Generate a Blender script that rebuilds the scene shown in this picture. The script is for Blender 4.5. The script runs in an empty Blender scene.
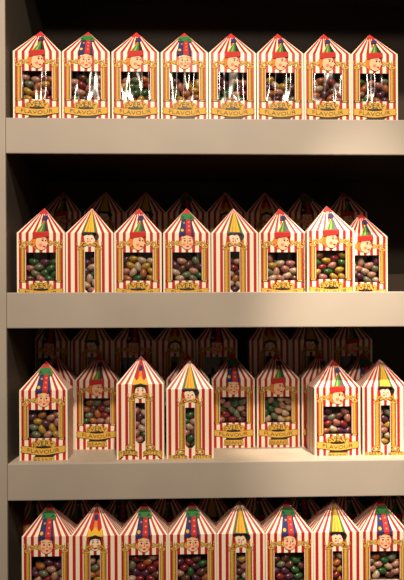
import bpy, bmesh, math, random
from mathutils import Vector, Matrix

R = random.Random(7)
sc = bpy.context.scene
COL = sc.collection
U = 0.00125                 # one modelling unit: 1.25 mm
Z0 = 1.35                   # height of the camera above the floor

# ------------------------------------------------------------------ helpers
def link(o, parent=None):
    COL.objects.link(o)
    if parent is not None:
        o.parent = parent
    return o

def tag(o, label, cat, group=None, kind=None):
    o['label'] = label
    o['category'] = cat
    if group: o['group'] = group
    if kind: o['kind'] = kind
    return o

def empty(name, loc=(0, 0, 0), rz=0.0, parent=None):
    o = bpy.data.objects.new(name, None)
    o.empty_display_size = 0.01
    o.location = loc
    o.rotation_euler = (0, 0, rz)
    return link(o, parent)

def mesh_obj(name, bm, mats, parent=None, smooth=False):
    me = bpy.data.meshes.new(name)
    bm.normal_update()
    bm.to_mesh(me)
    bm.free()
    for m in mats:
        me.materials.append(m)
    if smooth:
        for p in me.polygons:
            p.use_smooth = True
    return link(bpy.data.objects.new(name, me), parent)

def box_bm(bm, x0, x1, y0, y1, z0, z1, bevel=0.0, mi=0):
    vs = [bm.verts.new((x, y, z)) for z in (z0, z1) for y in (y0, y1) for x in (x0, x1)]
    fs = []
    for q in ((0, 2, 3, 1), (4, 5, 7, 6), (0, 1, 5, 4), (2, 6, 7, 3), (0, 4, 6, 2), (1, 3, 7, 5)):
        f = bm.faces.new([vs[i] for i in q]); f.material_index = mi; fs.append(f)
    if bevel > 0:
        es = list({e for f in fs for e in f.edges})
        bmesh.ops.bevel(bm, geom=es, offset=bevel, segments=2, affect='EDGES', profile=0.6)

# ------------------------------------------------------------------ materials
def mat(name, col, rough=0.5, spec=0.5, metal=0.0, noise=0.0, nscale=40.0, bump=0.0, coat=0.0):
    m = bpy.data.materials.new(name)
    m.use_nodes = True
    nt = m.node_tree
    b = nt.nodes['Principled BSDF']
    b.inputs['Base Color'].default_value = (*col, 1)
    b.inputs['Roughness'].default_value = rough
    b.inputs['Specular IOR Level'].default_value = spec
    b.inputs['Metallic'].default_value = metal
    b.inputs['Coat Weight'].default_value = coat
    b.inputs['Coat Roughness'].default_value = 0.15
    if noise or bump:
        tc = nt.nodes.new('ShaderNodeTexCoord')
        n = nt.nodes.new('ShaderNodeTexNoise')
        n.inputs['Scale'].default_value = nscale
        n.inputs['Detail'].default_value = 4
        nt.links.new(tc.outputs['Object'], n.inputs['Vector'])
        if noise:
            r = nt.nodes.new('ShaderNodeValToRGB')
            r.color_ramp.elements[0].position = 0.3
            r.color_ramp.elements[1].position = 0.7
            r.color_ramp.elements[0].color = (*[max(0, c * (1 - noise)) for c in col], 1)
            r.color_ramp.elements[1].color = (*[min(1, c * (1 + noise)) for c in col], 1)
            nt.links.new(n.outputs['Fac'], r.inputs['Fac'])
            nt.links.new(r.outputs['Color'], b.inputs['Base Color'])
        if bump:
            bp = nt.nodes.new('ShaderNodeBump')
            bp.inputs['Strength'].default_value = bump
            bp.inputs['Distance'].default_value = 0.002
            nt.links.new(n.outputs['Fac'], bp.inputs['Height'])
            nt.links.new(bp.outputs['Normal'], b.inputs['Normal'])
    return m

M_CREAM = mat('cream_card', (0.86, 0.75, 0.60), 0.38, 0.45)
M_RED = mat('red_card', (0.42, 0.018, 0.018), 0.42, 0.3)
M_INNER = mat('inner_card', (0.16, 0.085, 0.07), 0.8, 0.2)
M_GOLD = mat('gilt_print', (0.46, 0.25, 0.04), 0.6, 0.12, noise=0.3, nscale=420)
M_GOLDL = mat('light_gilt_print', (0.64, 0.38, 0.07), 0.6, 0.12)
M_GOLDD = mat('dark_gilt_print', (0.15, 0.07, 0.015), 0.6, 0.12)
M_INK = mat('black_ink', (0.018, 0.013, 0.011), 0.45, 0.4)
M_SKIN = mat('skin_print', (0.84, 0.50, 0.30), 0.6, 0.12)
M_PALE = mat('pale_skin_print', (0.88, 0.68, 0.48), 0.6, 0.12)
M_BLUSH = mat('blush_print', (0.80, 0.22, 0.14), 0.6, 0.12)
M_ORANGE = mat('orange_print', (0.72, 0.20, 0.035), 0.6, 0.12)
M_GREEN = mat('green_print', (0.035, 0.17, 0.05), 0.6, 0.12)
M_LIME = mat('lime_print', (0.26, 0.36, 0.05), 0.6, 0.12)
M_BLUE = mat('navy_print', (0.03, 0.03, 0.11), 0.6, 0.12)
M_YELLOW = mat('yellow_print', (0.72, 0.42, 0.04), 0.6, 0.12)
M_CRIM = mat('crimson_print', (0.46, 0.03, 0.025), 0.6, 0.12)
ART = [M_GOLD, M_GOLDL, M_GOLDD, M_INK, M_SKIN, M_PALE, M_BLUSH, M_ORANGE, M_GREEN, M_LIME, M_BLUE, M_YELLOW, M_CRIM, M_CREAM, M_RED]
AI = {m.name: i for i, m in enumerate(ART)}
GOLD, GOLDL, GOLDD, INK, SKIN, PALE, BLUSH, ORANGE, GREEN, LIME, BLUE, YELLOW, CRIM, CREAM, RED = range(15)

M_PAINT = mat('greige_paint', (0.345, 0.305, 0.262), 0.55, 0.4, noise=0.07, nscale=9, bump=0.05)
M_TOP = mat('worn_shelf_top', (0.40, 0.345, 0.28), 0.5, 0.4, noise=0.12, nscale=14, bump=0.06)
M_DARK = mat('dark_brown_board_and_shade', (0.030, 0.019, 0.013), 0.6, 0.3, noise=0.3, nscale=6)  # dark back panel and risers; also painted shade on the shelf undersides
M_SIDE = mat('dark_grey_side', (0.05, 0.042, 0.032), 0.6, 0.3, noise=0.15, nscale=9)  # side panels, a darker tone than their edge strips
M_WALL = mat('brown_wall_paint', (0.16, 0.10, 0.07), 0.7, 0.3, noise=0.1, nscale=4)
M_FLOOR = mat('floor_boards', (0.10, 0.06, 0.04), 0.5, 0.4, noise=0.3, nscale=5)

def film_mat():
    m = bpy.data.materials.new('shade_tinted_film')
    m.use_nodes = True
    nt = m.node_tree
    nt.nodes.clear()
    out = nt.nodes.new('ShaderNodeOutputMaterial')
    tr = nt.nodes.new('ShaderNodeBsdfTransparent')
    tr.inputs['Color'].default_value = (0.74, 0.74, 0.73, 1)  # film greyed to put the shade inside the boxes into its colour
    gl = nt.nodes.new('ShaderNodeBsdfGlossy')
    gl.inputs['Roughness'].default_value = 0.15
    lw = nt.nodes.new('ShaderNodeLayerWeight')
    lw.inputs['Blend'].default_value = 0.5
    pw = nt.nodes.new('ShaderNodeMath'); pw.operation = 'POWER'; pw.inputs[1].default_value = 4.0
    fr = nt.nodes.new('ShaderNodeMath'); fr.operation = 'MULTIPLY_ADD'
    fr.inputs[1].default_value = 0.7; fr.inputs[2].default_value = 0.07
    mx = nt.nodes.new('ShaderNodeMixShader')
    geo = nt.nodes.new('ShaderNodeNewGeometry')
    mp = nt.nodes.new('ShaderNodeMapping')
    mp.inputs['Scale'].default_value = (58, 58, 14)
    no = nt.nodes.new('ShaderNodeTexNoise')
    no.inputs['Scale'].default_value = 1.0
    no.inputs['Detail'].default_value = 1.0
    bp = nt.nodes.new('ShaderNodeBump')
    bp.inputs['Strength'].default_value = 1.0
    bp.inputs['Distance'].default_value = 0.010
    L = nt.links.new
    L(geo.outputs['Position'], mp.inputs['Vector'])
    L(mp.outputs['Vector'], no.inputs['Vector'])
    L(no.outputs['Fac'], bp.inputs['Height'])
    L(bp.outputs['Normal'], gl.inputs['Normal'])
    L(lw.outputs['Facing'], pw.inputs[0]); L(pw.outputs[0], fr.inputs[0]); L(fr.outputs[0], mx.inputs['Fac'])
    L(tr.outputs['BSDF'], mx.inputs[1])
    L(gl.outputs['BSDF'], mx.inputs[2])
    L(mx.outputs['Shader'], out.inputs['Surface'])
    return m
M_FILM = film_mat()

# ------------------------------------------------------------------ camera
YAW, ROLL = math.radians(1.6), math.radians(0.29)
DIST = 560.0
cam_d = bpy.data.cameras.new('camera')
cam = bpy.data.objects.new('camera', cam_d)
COL.objects.link(cam)
cam_d.sensor_fit = 'VERTICAL'
cam_d.sensor_height = 36.0
cam_d.lens = 36.0 * DIST / 580.0
cam_d.shift_y = 47.0 / 580.0
cam_d.clip_start = 0.01
cam.location = (0, -DIST * U, Z0)
cam.matrix_world = (Matrix.Translation(cam.location) @ Matrix.Rotation(-YAW, 4, 'Z')
                    @ Matrix.Rotation(math.pi / 2, 4, 'X') @ Matrix.Rotation(-ROLL, 4, 'Z'))
sc.camera = cam
CM = cam.matrix_world.copy()

def at(px, py, dep):
    """where the sight line of a pixel meets the vertical plane 'dep' units behind the shelf front; in units from the camera height"""
    d = CM.to_3x3() @ Vector(((px - 202.0) / DIST, (290.0 - py + 47.0) / DIST, -1.0))
    t = (dep + DIST) / d.y
    return d.x * t, d.z * t

# ------------------------------------------------------------------ shelving
SH = [dict(top=218.5, base=215.5, fas=35.5), dict(top=45, base=30, fas=35.5), dict(top=-125, base=-125, fas=36.5), dict(top=-275, base=-275, fas=36)]
XL = at(6.5, 300, 0)[0]
XR = 330.0
DEPTH = 156.0
RISER_Y, RISER_H = 103.0, 44.0

unit = empty('shelving_unit', (0, 0, 0))
tag(unit, 'greige painted wooden shelving unit with thick front boards holding rows of striped sweet boxes', 'shelf')
def W(x): return x * U
def H(z): return Z0 + z * U

def sbox(name, x0, x1, y0, y1, z0, z1, m, parent, bevel=0.8, shade_under=None):
    bm = bmesh.new()
    box_bm(bm, W(x0), W(x1), W(y0), W(y1), H(z0), H(z1), bevel * U)
    bm.normal_update()
    for f in bm.faces:
        if shade_under and f.normal.z < -0.9: f.material_index = 1
    return mesh_obj(name, bm, [m] + ([shade_under] if shade_under else []), parent)

FLOOR = -Z0 / U
for a, b in ((XL - 26, XL), (XR, XR + 26)):
    sp = sbox('side_panel', a, b, 2, DEPTH, FLOOR, 460, M_SIDE, unit)
    sbox('edge_strip', a, b, -1.5, 2, FLOOR, 460, M_PAINT, sp, 0.6)
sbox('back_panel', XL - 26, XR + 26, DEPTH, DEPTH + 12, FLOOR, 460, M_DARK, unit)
sbox('top_shade_board', XL, XR, 2, DEPTH, 425, 460, M_DARK, unit)  # unseen board above the top row, put in to shade its back
for i, s in enumerate(SH):
    b = s['base']
    brd = sbox('shelf_board', XL, XR, 3, DEPTH, b - 18, b, M_TOP, unit, 0.5, M_DARK)  # underside coloured dark to stand in for the shade below the shelf
    fb = sbox('front_board', XL, XR, 0, 3, s['top'] - s['fas'], s['top'], M_PAINT, brd, 0.9)
    if i != 0:
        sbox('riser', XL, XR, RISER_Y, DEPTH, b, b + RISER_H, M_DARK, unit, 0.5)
def struct(name, x0, x1, y0, y1, z0, z1, m):
    bm = bmesh.new(); box_bm(bm, x0, x1, y0, y1, z0, z1)
    o = mesh_obj(name, bm, [m]); o['kind'] = 'structure'
BY = (DEPTH + 12) * U + 0.002
struct('floor', -2.0, 2.2, -3.2, BY + 0.1, -0.06, 0.0, M_FLOOR)
struct('wall_back', -2.0, 2.2, BY, BY + 0.1, 0.0, 3.2, M_WALL)
struct('wall_left', -2.1, -2.0, -3.2, BY + 0.1, 0.0, 3.2, M_WALL)
struct('wall_right', 2.2, 2.3, -3.2, BY + 0.1, 0.0, 3.2, M_WALL)
struct('ceiling', -2.1, 2.3, -3.2, BY + 0.1, 3.2, 3.3, M_WALL)

# ------------------------------------------------------------------ the box
BW, BD, BH, RH = 48.5, 32.0, 77.0, 29.0
PW, PH, PR = 47.0, 71.0, 31.0      # the frame the pictures are drawn in
def sx(x): return x * BW / PW
def sz(z):
    if z <= 23.5: return z * 28.0 / 23.5
    if z <= PH + 1e-4: return 28.0 + (z - 23.5) * (BH - 28.0) / (PH - 23.5)
    return BH + (z - PH) * RH / PR
CROP = 0.0                          # how much of the foot of the printed panel is cut away on the shorter cartons
TIP = PH + PR
HW = BW / 2
APEX = BH + RH

def face_y(z):              # depth of the front panel at picture height z
    return 0.0 if z <= BH else (z - BH) / RH * (BD / 2)
N_ROOF = Vector((0, -RH, BD / 2)).normalized()

class Print:
    """flat picture shapes in the front panel's own x,z frame, folded over the eave when built"""
    def __init__(self):
        self.bm = bmesh.new()
    def poly(self, pts, mi, lay=1):
        vs = [self.bm.verts.new((x, -lay, z)) for x, z in pts]
        f = self.bm.faces.new(vs); f.material_index = mi
        return f
    def ell(self, cx, cz, rx, rz, mi, lay=1, n=14, rot=0.0):
        c, s = math.cos(rot), math.sin(rot)
        pts = []
        for k in range(n):
            a = 2 * math.pi * k / n
            x, z = rx * math.cos(a), rz * math.sin(a)
            pts.append((cx + c * x - s * z, cz + s * x + c * z))
        self.poly(pts, mi, lay)
    def rect(self, x0, x1, z0, z1, mi, lay=1):
        self.poly([(x0, z0), (x1, z0), (x1, z1), (x0, z1)], mi, lay)
    def stroke(self, pts, w, mi, lay=1):
        n = len(pts)
        L, Rr = [], []
        for i in range(n):
            a = Vector(pts[max(0, i - 1)]); b = Vector(pts[min(n - 1, i + 1)])
            d = (b - a).normalized(); nn = Vector((-d.y, d.x))
            ww = w if not isinstance(w, (list, tuple)) else w[i]
            p = Vector(pts[i])
            L.append(p + nn * ww / 2); Rr.append(p - nn * ww / 2)
        for i in range(n - 1):
            self.poly([Rr[i], Rr[i + 1], L[i + 1], L[i]], mi, lay)
    def text(self, body, cx, cz, width, height, mi, lay, fn=None):
        cu = bpy.data.curves.new('t', 'FONT')
        cu.body = body; cu.align_x = 'CENTER'; cu.size = 1.0; cu.offset = -0.008; cu.resolution_u = 2
        o = bpy.data.objects.new('t', cu)
        COL.objects.link(o)
        dg = bpy.context.evaluated_depsgraph_get()
        me = o.evaluated_get(dg).to_mesh()
        co = [v.co.copy() for v in me.vertices]
        x0, x1 = min(c.x for c in co), max(c.x for c in co)
        y0, y1 = min(c.y for c in co), max(c.y for c in co)
        vs = []
        for c in co:
            x = cx + ((c.x - x0) / (x1 - x0) - 0.5) * width
            z = cz + ((c.y - y0) / (y1 - y0) - 0.5) * height
            if fn: z += fn(x)
            vs.append(self.bm.verts.new((x, -lay, z)))
        for p in me.polygons:
            try:
                f = self.bm.faces.new([vs[k] for k in p.vertices]); f.material_index = mi
            except ValueError:
                pass
        o.evaluated_get(dg).to_mesh_clear()
        bpy.data.objects.remove(o); bpy.data.curves.remove(cu)
    def build(self, name, parent, step=0.10):
        bm = self.bm
        bmesh.ops.bisect_plane(bm, geom=bm.verts[:] + bm.edges[:] + bm.faces[:], plane_co=(0, 0, PH), plane_no=(0, 0, 1))
        if CROP > 0:
            cz = CROP * 23.5 / 28.0
            bmesh.ops.bisect_plane(bm, geom=bm.verts[:] + bm.edges[:] + bm.faces[:], plane_co=(0, 0, cz), plane_no=(0, 0, -1), clear_outer=True)
        for v in bm.verts:
            off = -v.co.y * step
            x, z = sx(v.co.x), sz(v.co.z)
            if z <= BH + 1e-4:
                v.co = Vector((x, -off, z))
            else:
                v.co = Vector((x, face_y(z), z)) + N_ROOF * off
            v.co.z -= CROP
            v.co *= U
        for f in bm.faces:
            f.normal_update()
            if f.normal.y > 0: f.normal_flip()
        return mesh_obj(name, bm, ART, parent)

def carton(parent, win, narrow):
    """striped tent carton; win = (x0, x1, z0, z1)"""
    bm = bmesh.new()
    def quad(pts, mi):
        f = bm.faces.new([bm.verts.new(Vector((p[0], p[1], max(0.0, p[2] - CROP))) * U) for p in pts]); f.material_index = mi
    x0, x1, z0, z1 = win
    def stripes(width, n, h=0.22):
        p = width / n
        out, x = [], -width / 2
        for k in range(n):
            c = -width / 2 + (k + 0.5) * p
            out.append((x, c - p * h, 0)); out.append((c - p * h, c + p * h, 1))
            x = c + p * h
        out.append((x, width / 2, 0))
        return out
    # front
    for a, b, mi in stripes(BW, 7):
        cuts = [a] + [c for c in (x0, x1) if a + 1e-6 < c < b - 1e-6] + [b]
        for c, d in zip(cuts, cuts[1:]):
            if c >= x0 - 1e-6 and d <= x1 + 1e-6:
                quad([(c, 0, 0), (d, 0, 0), (d, 0, z0), (c, 0, z0)], mi)
                quad([(c, 0, z1), (d, 0, z1), (d, 0, BH), (c, 0, BH)], mi)
            else:
                quad([(c, 0, 0), (d, 0, 0), (d, 0, BH), (c, 0, BH)], mi)
    ap = (0, BD / 2, APEX)
    def roof(e0, e1, c0, c1, mi, flip):
        t = 0.55
        A, B = Vector(e0), Vector(e1)
        P = Vector(ap)
        C, D = Vector(c0).lerp(P, t), Vector(c1).lerp(P, t)
        for q in ([A, B, D, C], [C, D, P]):
            quad(q[::-1] if flip else q, mi)
    for (a, b, mi), (a2, b2, _) in zip(stripes(BW, 7), stripes(BW, 7, 0.32)):
        roof((a, 0, BH), (b, 0, BH), (a2, 0, BH), (b2, 0, BH), mi, False)
        roof((a, BD, BH), (b, BD, BH), (a2, BD, BH), (b2, BD, BH), mi, True)
    for (a, b, mi), (a2, b2, _) in zip(stripes(BD, 5), stripes(BD, 5, 0.32)):
        for sgn in (-1, 1):
            X = sgn * HW
            roof(*[(X, q + BD / 2, BH) for q in (a, b, a2, b2)], mi, sgn < 0)
    for a, b, mi in stripes(BW, 7):
        quad([(b, BD, 0), (a, BD, 0), (a, BD, BH), (b, BD, BH)], mi)
    for a, b, mi in stripes(BD, 5):
        a += BD / 2; b += BD / 2
        for sgn in (-1, 1):
            X = sgn * HW
            q = [(X, a, 0), (X, b, 0), (X, b, BH), (X, a, BH)]
            if sgn < 0: q.reverse()
            quad(q, mi)
    quad([(-HW, 0, 0), (-HW, BD, 0), (HW, BD, 0), (HW, 0, 0)], 0)
    # window reveal and the inside of the carton
    T = 0.7
    quad([(x0, 0, z0), (x0, T, z0), (x1, T, z0), (x1, 0, z0)][::-1], 0)
    quad([(x0, 0, z1), (x1, 0, z1), (x1, T, z1), (x0, T, z1)][::-1], 0)
    quad([(x0, 0, z0), (x0, 0, z1), (x0, T, z1), (x0, T, z0)][::-1], 0)
    quad([(x1, 0, z0), (x1, T, z0), (x1, T, z1), (x1, 0, z1)][::-1], 0)
    if narrow:      # cut corners at the foot of the narrow window
        c = 3.2
        quad([(x0, 0.02, z0), (x0 + c, 0.02, z0), (x0, 0.02, z0 + c)], 0)
        quad([(x1 - c, 0.02, z0), (x1, 0.02, z0), (x1, 0.02, z0 + c)], 0)
    ix0, ix1, iz0, iz1, iy = -HW + 1, HW - 1, z0 - 1.0, z1 + 8, BD - 1
    quad([(ix0, iy, iz0), (ix1, iy, iz0), (ix1, iy, iz1), (ix0, iy, iz1)], 2)
    quad([(ix0, T, iz0), (ix1, T, iz0), (ix1, iy, iz0), (ix0, iy, iz0)], 2)
    quad([(ix0, iy, iz1), (ix1, iy, iz1), (ix1, T, iz1), (ix0, T, iz1)], 2)
    quad([(ix0, T, iz0), (ix0, iy, iz0), (ix0, iy, iz1), (ix0, T, iz1)], 2)
    quad([(ix1, iy, iz0), (ix1, T, iz0), (ix1, T, iz1), (ix1, iy, iz1)], 2)
    for f in ((ix0, x0), (x1, ix1)):
        quad([(f[0], T, iz0), (f[1], T, iz0), (f[1], T, iz1), (f[0], T, iz1)][::-1], 2)
    quad([(x0, T, z1), (x1, T, z1), (x1, T, iz1), (x0, T, iz1)][::-1], 2)
    return mesh_obj('carton', bm, [M_CREAM, M_RED, M_INNER], parent)

def pane(parent, win):
    x0, x1, z0, z1 = win
    bm = bmesh.new()
    f = bm.faces.new([bm.verts.new((Vector(p) - Vector((0, 0, CROP))) * U) for p in ((x0, 0.45, z0), (x1, 0.45, z0), (x1, 0.45, z1), (x0, 0.45, z1))])
    return mesh_obj('window_film', bm, [M_FILM], parent)

def column(parent, cx, w, z0, z1, spire, base):
    p = Print()
    p.rect(cx - w / 2 - 0.35, cx + w / 2 + 0.35, z0, z1, GOLDD, 1)
    p.rect(cx - w / 2, cx + w / 2, z0, z1, GOLD, 2)
    p.rect(cx - w * 0.22, cx + w * 0.05, z0, z1, GOLDL, 3)
    p.rect(cx + w * 0.30, cx + w * 0.42, z0, z1, GOLDD, 3)
    # capital and spire
    p.rect(cx - w / 2 - 1.1, cx + w / 2 + 1.1, z1 - 0.3, z1 + 1.3, GOLDD, 3)
    p.rect(cx - w / 2 - 0.9, cx + w / 2 + 0.9, z1, z1 + 1.1, GOLDL, 4)
    p.rect(cx - w / 2 - 0.2, cx + w / 2 + 0.2, z1 + 1.3, z1 + 2.4, GOLD, 3)
    p.poly([(cx - w * 0.28, z1 + 2.4), (cx + w * 0.28, z1 + 2.4), (cx + 0.15, spire), (cx - 0.15, spire)], GOLD, 2)
    # foot
    p.rect(cx - w / 2 - 1.0, cx + w / 2 + 1.0, z0 - 0.6, z0 + 1.2, GOLDD, 3)
    p.rect(cx - w / 2 - 0.6, cx + w / 2 + 0.6, z0 - 0.2, z0 + 0.8, GOLDL, 4)
    if base:
        p.ell(cx - w / 2 - 1.2, z0 + 0.5, 0.9, 0.9, INK, 5, 8)
        p.ell(cx + w / 2 + 1.2, z0 + 0.5, 0.9, 0.9, INK, 5, 8)
    return p.build('gilt_column', parent)

def spiral(cx, cz, r0, turns, a0, sgn, n=14):
    return [(cx + (r0 * (1 - 0.75 * k / n)) * math.cos(a0 + sgn * turns * 2 * math.pi * k / n),
             cz + (r0 * (1 - 0.75 * k / n)) * math.sin(a0 + sgn * turns * 2 * math.pi * k / n)) for k in range(n + 1)]

def scrolls_wide(parent):
    for s in (-1, 1):
        p = Print()
        for lay, w, m in ((3, 1.7, GOLDD), (4, 1.05, GOLDL)):
            p.stroke([(s * 21.0, 57.2), (s * 18.6, 58.6), (s * 17.0, 61.2), (s * 14.6, 62.4), (s * 12.0, 61.6), (s * 10.0, 59.6), (s * 7.6, 59.6)], w, m, lay)
            p.stroke(spiral(s * 14.2, 59.8, 1.9, 1.1, math.pi / 2, s), w * 0.8, m, lay)
            p.stroke(spiral(s * 9.2, 61.9, 1.7, 1.0, -math.pi / 2, s), w * 0.8, m, lay)
            p.stroke([(s * 20.4, 60.0), (s * 21.4, 62.0), (s * 20.6, 64.2)], w * 0.8, m, lay)
        p.build('scrollwork', parent)

def scrolls_narrow(parent):
    p = Print()
    for s in (-1, 1):
        for lay, w, m in ((6, 1.6, GOLDD), (7, 1.0, GOLDL)):
            p.stroke([(s * 11.0, 57.0), (s * 8.6, 58.8), (s * 6.4, 61.4), (s * 4.2, 61.2), (s * 2.4, 59.4), (0, 58.8)], w, m, lay)
            p.stroke(spiral(s * 5.0, 59.2, 1.6, 1.0, math.pi / 2, s), w * 0.8, m, lay)
            p.stroke([(s * 11.6, 58.2), (s * 12.4, 60.0), (s * 11.8, 62.0)], w * 0.7, m, lay)
    p.build('scrollwork', parent)
    for s in (-1, 1):
        p = Print()
        for lay, w, m in ((6, 1.6, GOLDD), (7, 1.0, GOLDL)):
            p.stroke(spiral(s * 12.2, 10.4, 1.9, 1.0, -math.pi / 2, s), w * 0.8, m, lay)
            p.stroke([(s * 10.6, 9.6), (s * 9.6, 8.8), (s * 8.4, 9.4)], w * 0.8, m, lay)
            p.stroke(spiral(s * 7.0, 9.8, 1.6, 1.0, math.pi / 2, -s), w * 0.8, m, lay)
        p.build('scrollwork', parent)

def rib(x):                      # wave of the middle ribbon
    return -1.1 * math.cos(x / 20.5 * math.pi * 0.9) + 0.6

def nameplate_wide(parent):
    p = Print()
    # EVERY: five swelling gilt letters' ground
    for k in range(5):
        x = -9.0 + k * 4.5
        z = 19.9 - 0.035 * x * x * 0.6
        p.ell(x, z, 2.95, 3.1, INK, 6, 14); p.ell(x, z, 2.65, 2.8, GOLDL, 7, 14)
    # dark backs of the ribbon
    p.poly([(-8.5, 16.4), (9.5, 17.4), (6.5, 14.4), (-5, 14.4)], INK, 5)
    p.poly([(-6, 9.8), (13.5, 10.4), (6, 6.2), (-10.5, 7.2)], INK, 5)
    p.poly([(-20.5, 11.7), (-11, 15.6), (-16, 16.8)], GOLDD, 5)
    p.poly([(20.5, 11.7), (11, 15.6), (16, 16.8)], GOLDD, 5)
    # FLAVOUR ribbon
    xs = [-20.5 + 41.0 * k / 16 for k in range(17)]
    for lay, e, m in ((6, 0.35, GOLDD), (7, 0.0, GOLDL)):
        for a, b in zip(xs, xs[1:]):
            p.poly([(a, 9.9 + rib(a) - e), (b, 9.9 + rib(b) - e), (b, 15.3 + rib(b) + e), (a, 15.3 + rib(a) + e)], m, lay)
    for s in (-1, 1):
        p.poly([(s * 20.5, 9.9 + rib(20.5)), (s * 22.4, 10.6 + rib(20.5)), (s * 21.2, 12.6 + rib(20.5)), (s * 22.4, 14.8 + rib(20.5)), (s * 20.5, 15.3 + rib(20.5))][::s], GOLD, 7)
    # BEANS ground
    p.poly([(-10.9, 2.5), (10.9, 2.5), (10.4, 7.7), (-10.4, 7.7)], GOLDD, 6)
    p.poly([(-10.4, 2.8), (10.4, 2.8), (9.9, 7.3), (-9.9, 7.3)], GOLDL, 7)
    np_ = p.build('nameplate', parent)
    t = Print()
    t.text('EVERY', 0, 19.7, 20.0, 3.7, INK, 9, lambda x: -0.02 * x * x)
    t.text('FLAVOUR', 0, 12.6, 31.0, 3.2, INK, 9, rib)
    t.text('BEANS', 0, 5.0, 18.0, 3.0, INK, 9)
    t.build('lettering', np_)
    return np_

def arc(x):
    return 2.6 - 0.016 * (abs(x) - 11) ** 2 * 1.2 - (1.2 if abs(x) < 4 else 0) * (1 - abs(x) / 4)

def nameplate_narrow(parent):
    p = Print()
    for s in (-1, 1):
        xs = [2.4 + 15.6 * k / 10 for k in range(11)]
        for lay, e, m in ((6, 0.4, INK), (7, 0.0, GOLDL)):
            for a, b in zip(xs, xs[1:]):
                q = [(s * a, 1.7 + arc(a) - e), (s * b, 1.7 + arc(b) - e), (s * b, 5.2 + arc(b) + e), (s * a, 5.2 + arc(a) + e)]
                p.poly(q if s > 0 else q[::-1], m, lay)
        p.poly([(s * 18, 2.6), (s * 21.6, 0.8), (s * 20.6, 3.2), (s * 22, 5.6), (s * 18, 6.6)], GOLDL, 7)
        p.poly([(s * 16.6, 2.2), (s * 19.4, 1.2), (s * 19.0, 2.8)], INK, 8)
        for lay, w, m in ((8, 1.3, INK), (9, 0.8, GOLDL)):
            p.stroke(spiral(s * 19.6, 6.2, 1.7, 1.1, -math.pi / 2, s), w, m, lay)
    np_ = p.build('nameplate', parent)
    t = Print()
    t.text('BERTIE', -10.1, 3.5, 13.6, 3.0, INK, 9, arc)
    t.text("BOTT'S", 10.1, 3.5, 13.6, 3.0, INK, 9, arc)
    t.build('lettering', np_)
    return np_

def crest(p):                    # the red tip of the tent
    p.poly([(-5.0, 95.0), (-2.6, 93.6), (0, 95.4), (2.6, 93.6), (5.0, 95.0), (0.0, TIP - 0.2)], CRIM, 2)

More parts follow.
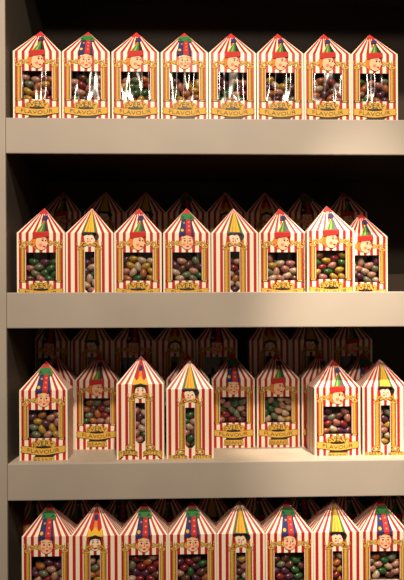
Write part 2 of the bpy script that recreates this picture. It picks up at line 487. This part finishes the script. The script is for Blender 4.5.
def portrait(parent, kind):
    f, h = Print(), Print()
    if kind == 'A':              # face turned right, red band, green cone
        f.ell(-5.4, 63.0, 4.0, 4.6, ORANGE, 3, 14, 0.3)
        f.ell(-6.6, 59.4, 2.8, 2.8, ORANGE, 4, 10)
        f.ell(-4.6, 56.8, 1.8, 1.8, ORANGE, 4, 10)
        f.ell(0.6, 61.2, 6.1, 7.5, GOLDD, 5, 18); f.ell(0.6, 61.2, 5.8, 7.2, SKIN, 6, 18)
        f.poly([(5.6, 62.8), (7.8, 60.2), (5.6, 59.4)], SKIN, 7)
        f.ell(0.0, 59.2, 1.8, 1.5, BLUSH, 8, 10)
        f.ell(2.0, 63.6, 0.95, 0.75, INK, 9, 8); f.ell(4.9, 63.4, 0.7, 0.75, INK, 9, 8)
        f.stroke([(0.8, 65.0), (2.2, 65.4), (3.2, 65.0)], 0.45, GOLDD, 9)
        f.ell(3.4, 57.6, 1.5, 0.75, CRIM, 9, 10, -0.15)
        h.poly([(-7.8, 65.6), (8.4, 67.4), (8.2, 72.6), (-6.6, 71.4)], CRIM, 9)
        h.poly([(-5.2, 71.6), (-1.0, 71.9), (2.8, 84.5), (1.8, 84.8)], YELLOW, 9)
        h.poly([(-3.8, 71.7), (3.4, 72.2), (2.8, 86.5)], GREEN, 10)
        h.poly([(-1.6, 71.8), (0.6, 72.0), (2.6, 84.0)], LIME, 11)
        h.poly([(3.2, 72.2), (7.4, 72.5), (3.0, 86.8)], INK, 10)
        h.ell(2.6, 89.0, 2.7, 3.2, BLUE, 11, 12)
        h.poly([(-1.2, 87.0), (0.4, 86.4), (1.0, 92.8)], GOLDD, 10)
        crest(h)
    elif kind == 'B':            # full face, navy and red hat, green pompom
        f.ell(-5.6, 60.5, 2.2, 3.0, GOLDL, 4, 10)
        f.ell(0.3, 61.6, 6.3, 7.3, INK, 5, 18); f.ell(0.3, 61.6, 6.0, 7.0, SKIN, 6, 18)
        f.ell(-2.9, 59.6, 1.7, 1.4, BLUSH, 7, 10); f.ell(3.9, 59.6, 1.7, 1.4, BLUSH, 7, 10)
        f.ell(-2.1, 63.2, 0.9, 0.8, INK, 8, 8); f.ell(3.1, 63.2, 0.9, 0.8, INK, 8, 8)
        f.stroke([(-3.6, 65.2), (-2.2, 65.7), (-1.0, 65.2)], 0.5, GOLDD, 8)
        f.stroke([(2.0, 65.2), (3.2, 65.7), (4.4, 65.2)], 0.5, GOLDD, 8)
        f.stroke([(0.6, 63.4), (1.2, 60.6), (0.2, 60.2)], 0.5, GOLDD, 8)
        f.ell(0.7, 57.6, 1.5, 0.8, CRIM, 8, 10)
        h.poly([(-7.6, 67.6), (-0.6, 69.0), (-0.4, 90.5), (-4.8, 89.0), (-6.2, 80.0)], BLUE, 9)
        h.poly([(-0.6, 69.0), (7.2, 67.6), (5.8, 80.0), (4.6, 89.0), (-0.4, 90.5)], BLUE, 9)
        h.poly([(-0.9, 68.9), (4.4, 68.2), (3.9, 80.0), (3.4, 89.5), (-0.6, 90.4)], CRIM, 10)
        h.ell(-4.6, 73.6, 1.6, 1.8, GOLDL, 11, 10); h.ell(-2.6, 82.6, 1.0, 1.2, GOLD, 11, 8)
        for z in (73.5, 78.5, 83.5):
            h.ell(1.9, z, 1.0, 0.9, BLUSH, 11, 8)
        h.ell(0.2, 91.0, 6.2, 4.0, GREEN, 12, 16); h.ell(5.4, 88.2, 2.4, 2.4, GREEN, 12, 12); h.ell(-4.6, 88.8, 2.0, 2.2, GREEN, 12, 12)
        crest(h)
    elif kind == 'C':            # tall yellow and green cone, black hair
        f.ell(0.2, 63.6, 5.0, 6.2, PALE, 4, 18)
        f.ell(-1.6, 62.6, 1.3, 1.1, BLUSH, 5, 8)
        f.ell(-1.7, 65.2, 0.8, 0.6, INK, 6, 8); f.ell(2.4, 65.2, 0.8, 0.6, INK, 6, 8)
        f.stroke([(0.2, 65.0), (0.9, 62.4), (0.0, 62.0)], 0.5, CRIM, 6)
        f.ell(0.5, 59.9, 1.4, 0.8, CRIM, 6, 8)
        f.stroke([(-5.8, 67.6), (-4.6, 61.8)], 0.7, BLUSH, 6)
        for k in range(5):
            f.ell(-5.6 + k * 2.7, 70.2 + (0.5 if k % 2 else 0), 1.9, 1.5, INK, 7, 10)
        f.ell(6.8, 67.6, 2.6, 3.0, INK, 7, 12); f.ell(4.8, 69.6, 2.0, 1.8, INK, 7, 10)
        h.poly([(-7.0, 71.8), (7.2, 71.2), (0.4, 99.2)], GREEN, 9)
        h.poly([(-5.2, 71.7), (5.0, 71.3), (0.5, 98.0)], YELLOW, 10)
        h.poly([(-3.2, 71.6), (-1.6, 71.5), (0.2, 95.0)], GOLD, 11)
        h.poly([(0.8, 71.5), (1.6, 71.5), (0.6, 95.0)], ORANGE, 11)
    else:                        # red crown hat with yellow edge, black fringe
        f.ell(0.2, 63.4, 6.0, 6.8, INK, 4, 18); f.ell(0.2, 63.0, 5.4, 6.4, PALE, 5, 18)
        f.ell(-2.7, 61.6, 1.5, 1.3, BLUSH, 6, 8); f.ell(3.3, 61.6, 1.5, 1.3, BLUSH, 6, 8)
        f.ell(-2.0, 64.6, 0.8, 0.7, INK, 7, 8); f.ell(2.6, 64.6, 0.8, 0.7, INK, 7, 8)
        f.stroke([(-3.2, 66.2), (-2.0, 66.7), (-1.0, 66.2)], 0.5, INK, 7)
        f.stroke([(1.6, 66.2), (2.6, 66.7), (3.8, 66.2)], 0.5, INK, 7)
        f.ell(0.4, 59.0, 1.6, 0.8, CRIM, 7, 8)
        f.poly([(-6.2, 64.0), (-5.4, 69.8), (0.2, 71.6), (5.8, 69.8), (6.4, 64.0), (4.6, 67.4), (0.4, 68.6), (-4.2, 67.4)], INK, 8)
        h.poly([(-7.6, 69.8), (-6.2, 78.6), (-3.6, 74.2), (0.2, 79.6), (3.8, 74.2), (6.4, 78.6), (7.8, 69.8), (0.2, 71.6)], YELLOW, 10)
        h.poly([(-6.9, 72.2), (0.2, 73.8), (7.1, 72.2), (4.8, 84.0), (0.3, 98.5), (-4.4, 84.0)], CRIM, 9)
        h.poly([(-2.2, 76.0), (0.2, 80.0), (2.4, 76.0), (0.4, 92.0)], ORANGE, 10)
        h.ell(0.3, 87.6, 2.2, 3.2, BLUE, 11, 12)
    fo_ = f.build('clown_portrait', parent)
    h.build('hat', fo_)
    return fo_

WIN_W = (sx(-14.5), sx(14.5), sz(23.5), sz(51.8))
WIN_N = (sx(-4.8), sx(4.8), sz(13.5), sz(52.5))
def make_box(key):
    global CROP
    kind = key[0]
    CROP = 5.6 if key.endswith('s') else 0.0
    root = empty('sweet_box')
    narrow = kind in 'CD'
    win = WIN_N if narrow else WIN_W
    carton(root, win, narrow)
    pane(root, win)
    if narrow:
        column(root, -8.4, 4.6, 12.2, 54.5, 67.0, False); column(root, 8.4, 4.6, 12.2, 54.5, 67.0, False)
        scrolls_narrow(root); nameplate_narrow(root)
    else:
        column(root, -17.6, 3.6, 23.0, 55.8, 64.5, True); column(root, 17.6, 3.6, 23.0, 55.8, 64.5, True)
        scrolls_wide(root); nameplate_wide(root)
    portrait(root, kind)
    CROP = 0.0
    return root

def kids(o):
    return [c for c in bpy.data.objects if c.parent == o]
def copy_tree(o, parent=None):
    c = o.copy(); COL.objects.link(c); c.parent = parent
    for ch in TREE[o.name]:
        d = ch.copy(); COL.objects.link(d); d.parent = c
        for g in TREE[ch.name]:
            e = g.copy(); COL.objects.link(e); e.parent = d
    return c

PROTO, TREE, used = {}, {}, set()
for k in ('A', 'B', 'C', 'D', 'As', 'Bs', 'Cs'):
    r = make_box(k); PROTO[k] = r
for k, r in PROTO.items():
    TREE[r.name] = kids(r)
    for ch in TREE[r.name]:
        TREE[ch.name] = kids(ch)

LOOK = {'A': 'striped sweet box with green cone hat clown', 'B': 'striped sweet box with navy-red jester hat clown',
        'C': 'striped sweet box with yellow cone hat clown', 'D': 'striped sweet box with red crown hat clown'}
ORD = ['first', 'second', 'third', 'fourth', 'fifth', 'sixth', 'seventh', 'eighth', 'ninth']
BOXES = []

def row(shelf, items, base, where, group, beans):
    """items: (pixel x of the front panel's middle, type, depth, turn in degrees)"""
    items = sorted(items)
    for i, (px, kind, dep, turn) in enumerate(items):
        py = 337 - (base + 40) * DIST / (DIST + dep)
        x, _ = at(px, py, dep)
        if kind in used:
            o = copy_tree(PROTO[kind])
        else:
            o = PROTO[kind]; used.add(kind)
        o.location = (x * U, dep * U, H(base))
        o.rotation_euler = (0, 0, math.radians(turn))
        tag(o, '%s, %s from left, %s' % (LOOK[kind[0]], ORD[i], where), 'candy box', group)
        if beans:
            BOXES.append((o, kind, ORD[i], beans, dep))

s1, s2, s3, s4 = SH
row(0, [(37, 'A', 16, 0), (86, 'B', 16, 0.5), (135.5, 'A', 16, 0), (184.5, 'B', 16, -0.5), (232.5, 'A', 16, 0.5), (280.3, 'A', 16, 0), (327.6, 'A', 16, 0), (374.5, 'A', 16, -1)],
    s1['base'], 'top shelf', 'sweet boxes on the top shelf', 'top shelf')
row(1, [(41, 'A', 16, 0.5), (89.7, 'C', 16, -0.5), (138, 'A', 16, 0), (187, 'B', 16, 0.5), (235, 'C', 16, 0), (282.5, 'A', 16, 0), (331, 'A', 4, 0.5), (365.3, 'A', 37.5, 0)],
    s2['base'], 'second shelf front row', 'front sweet boxes on the second shelf', 'second shelf')
row(1, [(61, 'A', 118, 0), (104.5, 'C', 118, 1), (145.5, 'C', 118, 0), (186, 'B', 118, 0), (226.4, 'D', 118, 0), (266.8, 'D', 118, 0), (307.2, 'B', 118, 0), (347.6, 'A', 118, 0)],
    s2['base'] + RISER_H, 'second shelf back row', 'dim back row of boxes on the second shelf', None)
row(2, [(43.5, 'Bs', 16, 1.5), (140.3, 'D', 15, 0.5), (190, 'Cs', 17, 0), (337.5, 'As', 23, 1.5), (385.5, 'Cs', 23, 0.5)],
    s3['base'], 'third shelf front row', 'front sweet boxes on the third shelf', 'third shelf front row')
row(2, [(53, 'D', 70, 0), (96.8, 'A', 69, 0), (141.5, 'B', 70, 0), (188, 'A', 70, 0), (233.5, 'B', 70, 0), (278.3, 'A', 70, 0), (323, 'A', 70, 0), (367, 'B', 70, 0)],
    s3['base'], 'third shelf middle row', 'middle row of boxes on the third shelf', 'third shelf middle row')
row(2, [(49, 'B', 104, 0), (92, 'C', 104, 1), (133.5, 'B', 104, 0), (175, 'D', 104, 0), (217, 'B', 104, 0), (270, 'D', 104, 0), (311, 'C', 104, 0), (352.2, 'A', 104, 0)],
    s3['base'] + RISER_H, 'third shelf back row', 'dim back row of boxes on the third shelf', None)
row(3, [(46.5, 'B', 2, 0), (95.2, 'D', 2, 0.5), (143.8, 'B', 2, 0), (192.5, 'B', 2, -0.5), (241, 'C', 2, 0), (289.5, 'B', 2, 0.5), (337.5, 'C', 2, 0), (385, 'B', 2, 0)],
    s4['base'], 'bottom shelf front row', 'front sweet boxes on the bottom shelf', 'bottom shelf')
row(3, [(30.5, 'A', 54, 0), (75.5, 'A', 54, 0), (121, 'B', 54, 0), (166.5, 'A', 54, 0), (212, 'C', 54, 0), (257.5, 'A', 54, 0), (304, 'B', 54, 0), (349.5, 'A', 54, 0), (395, 'A', 54, 0)],
    s4['base'], 'bottom shelf second row', 'second row of boxes on the bottom shelf', None)

# ------------------------------------------------------------------ jelly beans
BC = {'pink': (0.52, 0.20, 0.17), 'green': (0.045, 0.14, 0.04), 'yellow': (0.55, 0.33, 0.05), 'cream': (0.62, 0.46, 0.33), 'red': (0.28, 0.025, 0.03),
      'brown': (0.15, 0.06, 0.04), 'purple': (0.12, 0.035, 0.07), 'orange': (0.48, 0.16, 0.05), 'grey-green': (0.20, 0.21, 0.13), 'salmon': (0.58, 0.30, 0.22)}
BN = list(BC)
BMAT = {n: mat('bean_' + n.replace('-', '_'), c, 0.25, 0.5, noise=0.12, nscale=300) for n, c in BC.items()}
BR = 3.85
def bean_bm(bm, mx=Matrix.Identity(4), mi=0):
    r = bmesh.ops.create_uvsphere(bm, u_segments=12, v_segments=8, radius=1.0)
    for v in r['verts']:
        x, y, z = v.co.z, v.co.y, v.co.x
        x *= BR * 1.34; y *= BR * 0.95; z *= BR * 0.95
        z += 0.030 * x * x - 0.2
        v.co = mx @ (Vector((x, y, z)) * U)
        for f in v.link_faces: f.material_index = mi
BMESH = {}
for n in BN:
    bm = bmesh.new(); bean_bm(bm)
    bmesh.ops.recalc_face_normals(bm, faces=bm.faces[:])
    o = mesh_obj('jelly_bean', bm, [BMAT[n]], None, True)
    BMESH[n] = o.data
    bpy.data.objects.remove(o)

def pack(x0, x1, z0, ztop, r):
    """drop circles into a slot, lowest free place first"""
    pts = []
    for tries in range(400):
        best = None
        for c in range(26):
            x = R.uniform(x0 + r, x1 - r)
            z = z0 + r
            for _ in range(3):
                for (a, b) in pts:
                    dx = abs(a - x)
                    if dx < 2 * r:
                        zz = b + math.sqrt(4 * r * r - dx * dx)
                        if zz > z: z = zz
            if best is None or z < best[1]: best = (x, z)
        if best[1] > ztop: break
        pts.append(best)
    return pts

cand, rest = [], []
bpy.context.view_layer.update()
for (o, kind, nth, where, dep) in BOXES:
    narrow = kind[0] in 'CD'
    win = WIN_N if narrow else WIN_W
    if kind.endswith('s'): win = (win[0], win[1], win[2] - 5.6, win[3] - 5.6)
    hw = 9.0 if narrow else 17.5
    mw = Matrix.Translation(o.location) @ Matrix.Rotation(o.rotation_euler.z, 4, 'Z')
    top = win[3] - R.uniform(2.5, 7.5)
    seen = {}
    pal = R.sample(BN, 7)
    for layer, yy in enumerate((6.4, 13.6)):
        for (x, z) in pack(-hw, hw, win[2] - 1.0, top, BR):
            th = R.uniform(-0.6, 0.6) if R.random() < 0.7 else R.uniform(-1.5, 1.5)
            loc = Vector((x, yy + R.uniform(-0.5, 0.5), z)) * U
            rot = Matrix.Rotation(R.uniform(-0.35, 0.35), 4, 'Z') @ Matrix.Rotation(th, 4, 'Y')
            m = mw @ Matrix.Translation(loc) @ rot
            inside = win[0] + 1 < x < win[1] - 1 and win[2] < z
            fx = (x - win[0]) / (win[1] - win[0]); fz = (z - win[2]) / (win[3] - win[2])
            vert = 'foot' if fz < 0.22 else 'lower part' if fz < 0.46 else 'middle' if fz < 0.68 else 'upper part'
            side = '' if narrow else 'left' if fx < 0.34 else 'centre' if fx < 0.67 else 'right'
            ch = [c for c in pal if c not in seen.setdefault((vert, side), set())] or [c for c in BN if c not in seen[(vert, side)]] or BN
            c = R.choice(ch)
            if layer == 0 and inside: seen[(vert, side)].add(c)
            if layer == 0 and inside:
                place = {'foot': 'at the foot', 'lower part': 'low', 'middle': 'midway up', 'upper part': 'high'}[vert]
                lab = '%s jelly bean %s%s in window of %s box, %s' % (c, place, ' ' + side if side else '', nth, where)
                vis = (where == 'third shelf middle row' and nth not in ('second', 'fifth', 'sixth'))
                cand.append((vis, dep, len(cand), m, c, lab, where))
            else:
                rest.append((m, c))
cand.sort(key=lambda t: t[:3])
for (vis, dep, k, m, c, lab, where) in cand[:300]:
    b = bpy.data.objects.new('jelly_bean', BMESH[c])
    b.matrix_world = m
    COL.objects.link(b)
    tag(b, lab, 'jelly bean', 'jelly beans in the %s boxes' % where)
for (vis, dep, k, m, c, lab, where) in cand[300:]:
    rest.append((m, c))
bm = bmesh.new()
proto = {}
tb = bmesh.new(); bean_bm(tb)
bmesh.ops.recalc_face_normals(tb, faces=tb.faces[:])
tv = [v.co.copy() for v in tb.verts]; tf = [[v.index for v in f.verts] for f in tb.faces]
tb.free()
verts, faces, mis = [], [], []
for m, c in rest:
    b0 = len(verts)
    verts += [m @ v for v in tv]
    faces += [[i + b0 for i in f] for f in tf]
    mis += [BN.index(c)] * len(tf)
me = bpy.data.meshes.new('jelly_beans')
me.from_pydata([tuple(v) for v in verts], [], faces)
for n in BN: me.materials.append(BMAT[n])
me.polygons.foreach_set('material_index', mis)
me.polygons.foreach_set('use_smooth', [True] * len(faces))
bo = link(bpy.data.objects.new('jelly_beans', me))
tag(bo, 'remaining assorted jelly beans packed deeper inside the striped boxes', 'jelly beans', None, 'stuff')

# ------------------------------------------------------------------ light
def spot(name, loc, target, power, size, angle, blend=0.5, col=(1.0, 0.825, 0.635)):
    l = bpy.data.lights.new(name, 'SPOT')
    l.energy = power; l.shadow_soft_size = size; l.spot_size = math.radians(angle); l.spot_blend = blend
    l.color = col
    o = bpy.data.objects.new(name, l)
    o.location = loc
    o.rotation_euler = (Vector(target) - Vector(loc)).to_track_quat('-Z', 'Y').to_euler()
    COL.objects.link(o)
    return o
spot('ceiling_spot', (0.12, -1.08, Z0 + 1.35), (0.06, 0, Z0 + 0.14), 130, 0.05, 58, 0.8)
spot('ceiling_spot', (0.27, -0.64, Z0 + 1.40), (0.215, 0.02, Z0 - 0.065), 290, 0.012, 12, 1.0)
spot('glare_fill_spot', (0.05, -1.30, Z0 + 0.86), (0.05, 0, Z0 + 0.20), 42, 0.07, 50, 0.8)  # added lamp for film glare and fill on the beans; no known fixture
w = bpy.data.worlds.new('world'); sc.world = w
w.use_nodes = True
w.node_tree.nodes['Background'].inputs['Color'].default_value = (1.0, 0.74, 0.5, 1)
w.node_tree.nodes['Background'].inputs['Strength'].default_value = 0.12

sc.view_settings.view_transform = 'Standard'
sc.view_settings.look = 'None'
sc.view_settings.gamma = 1.0
sc.view_settings.use_curve_mapping = False
sc.view_settings.exposure = 0.0
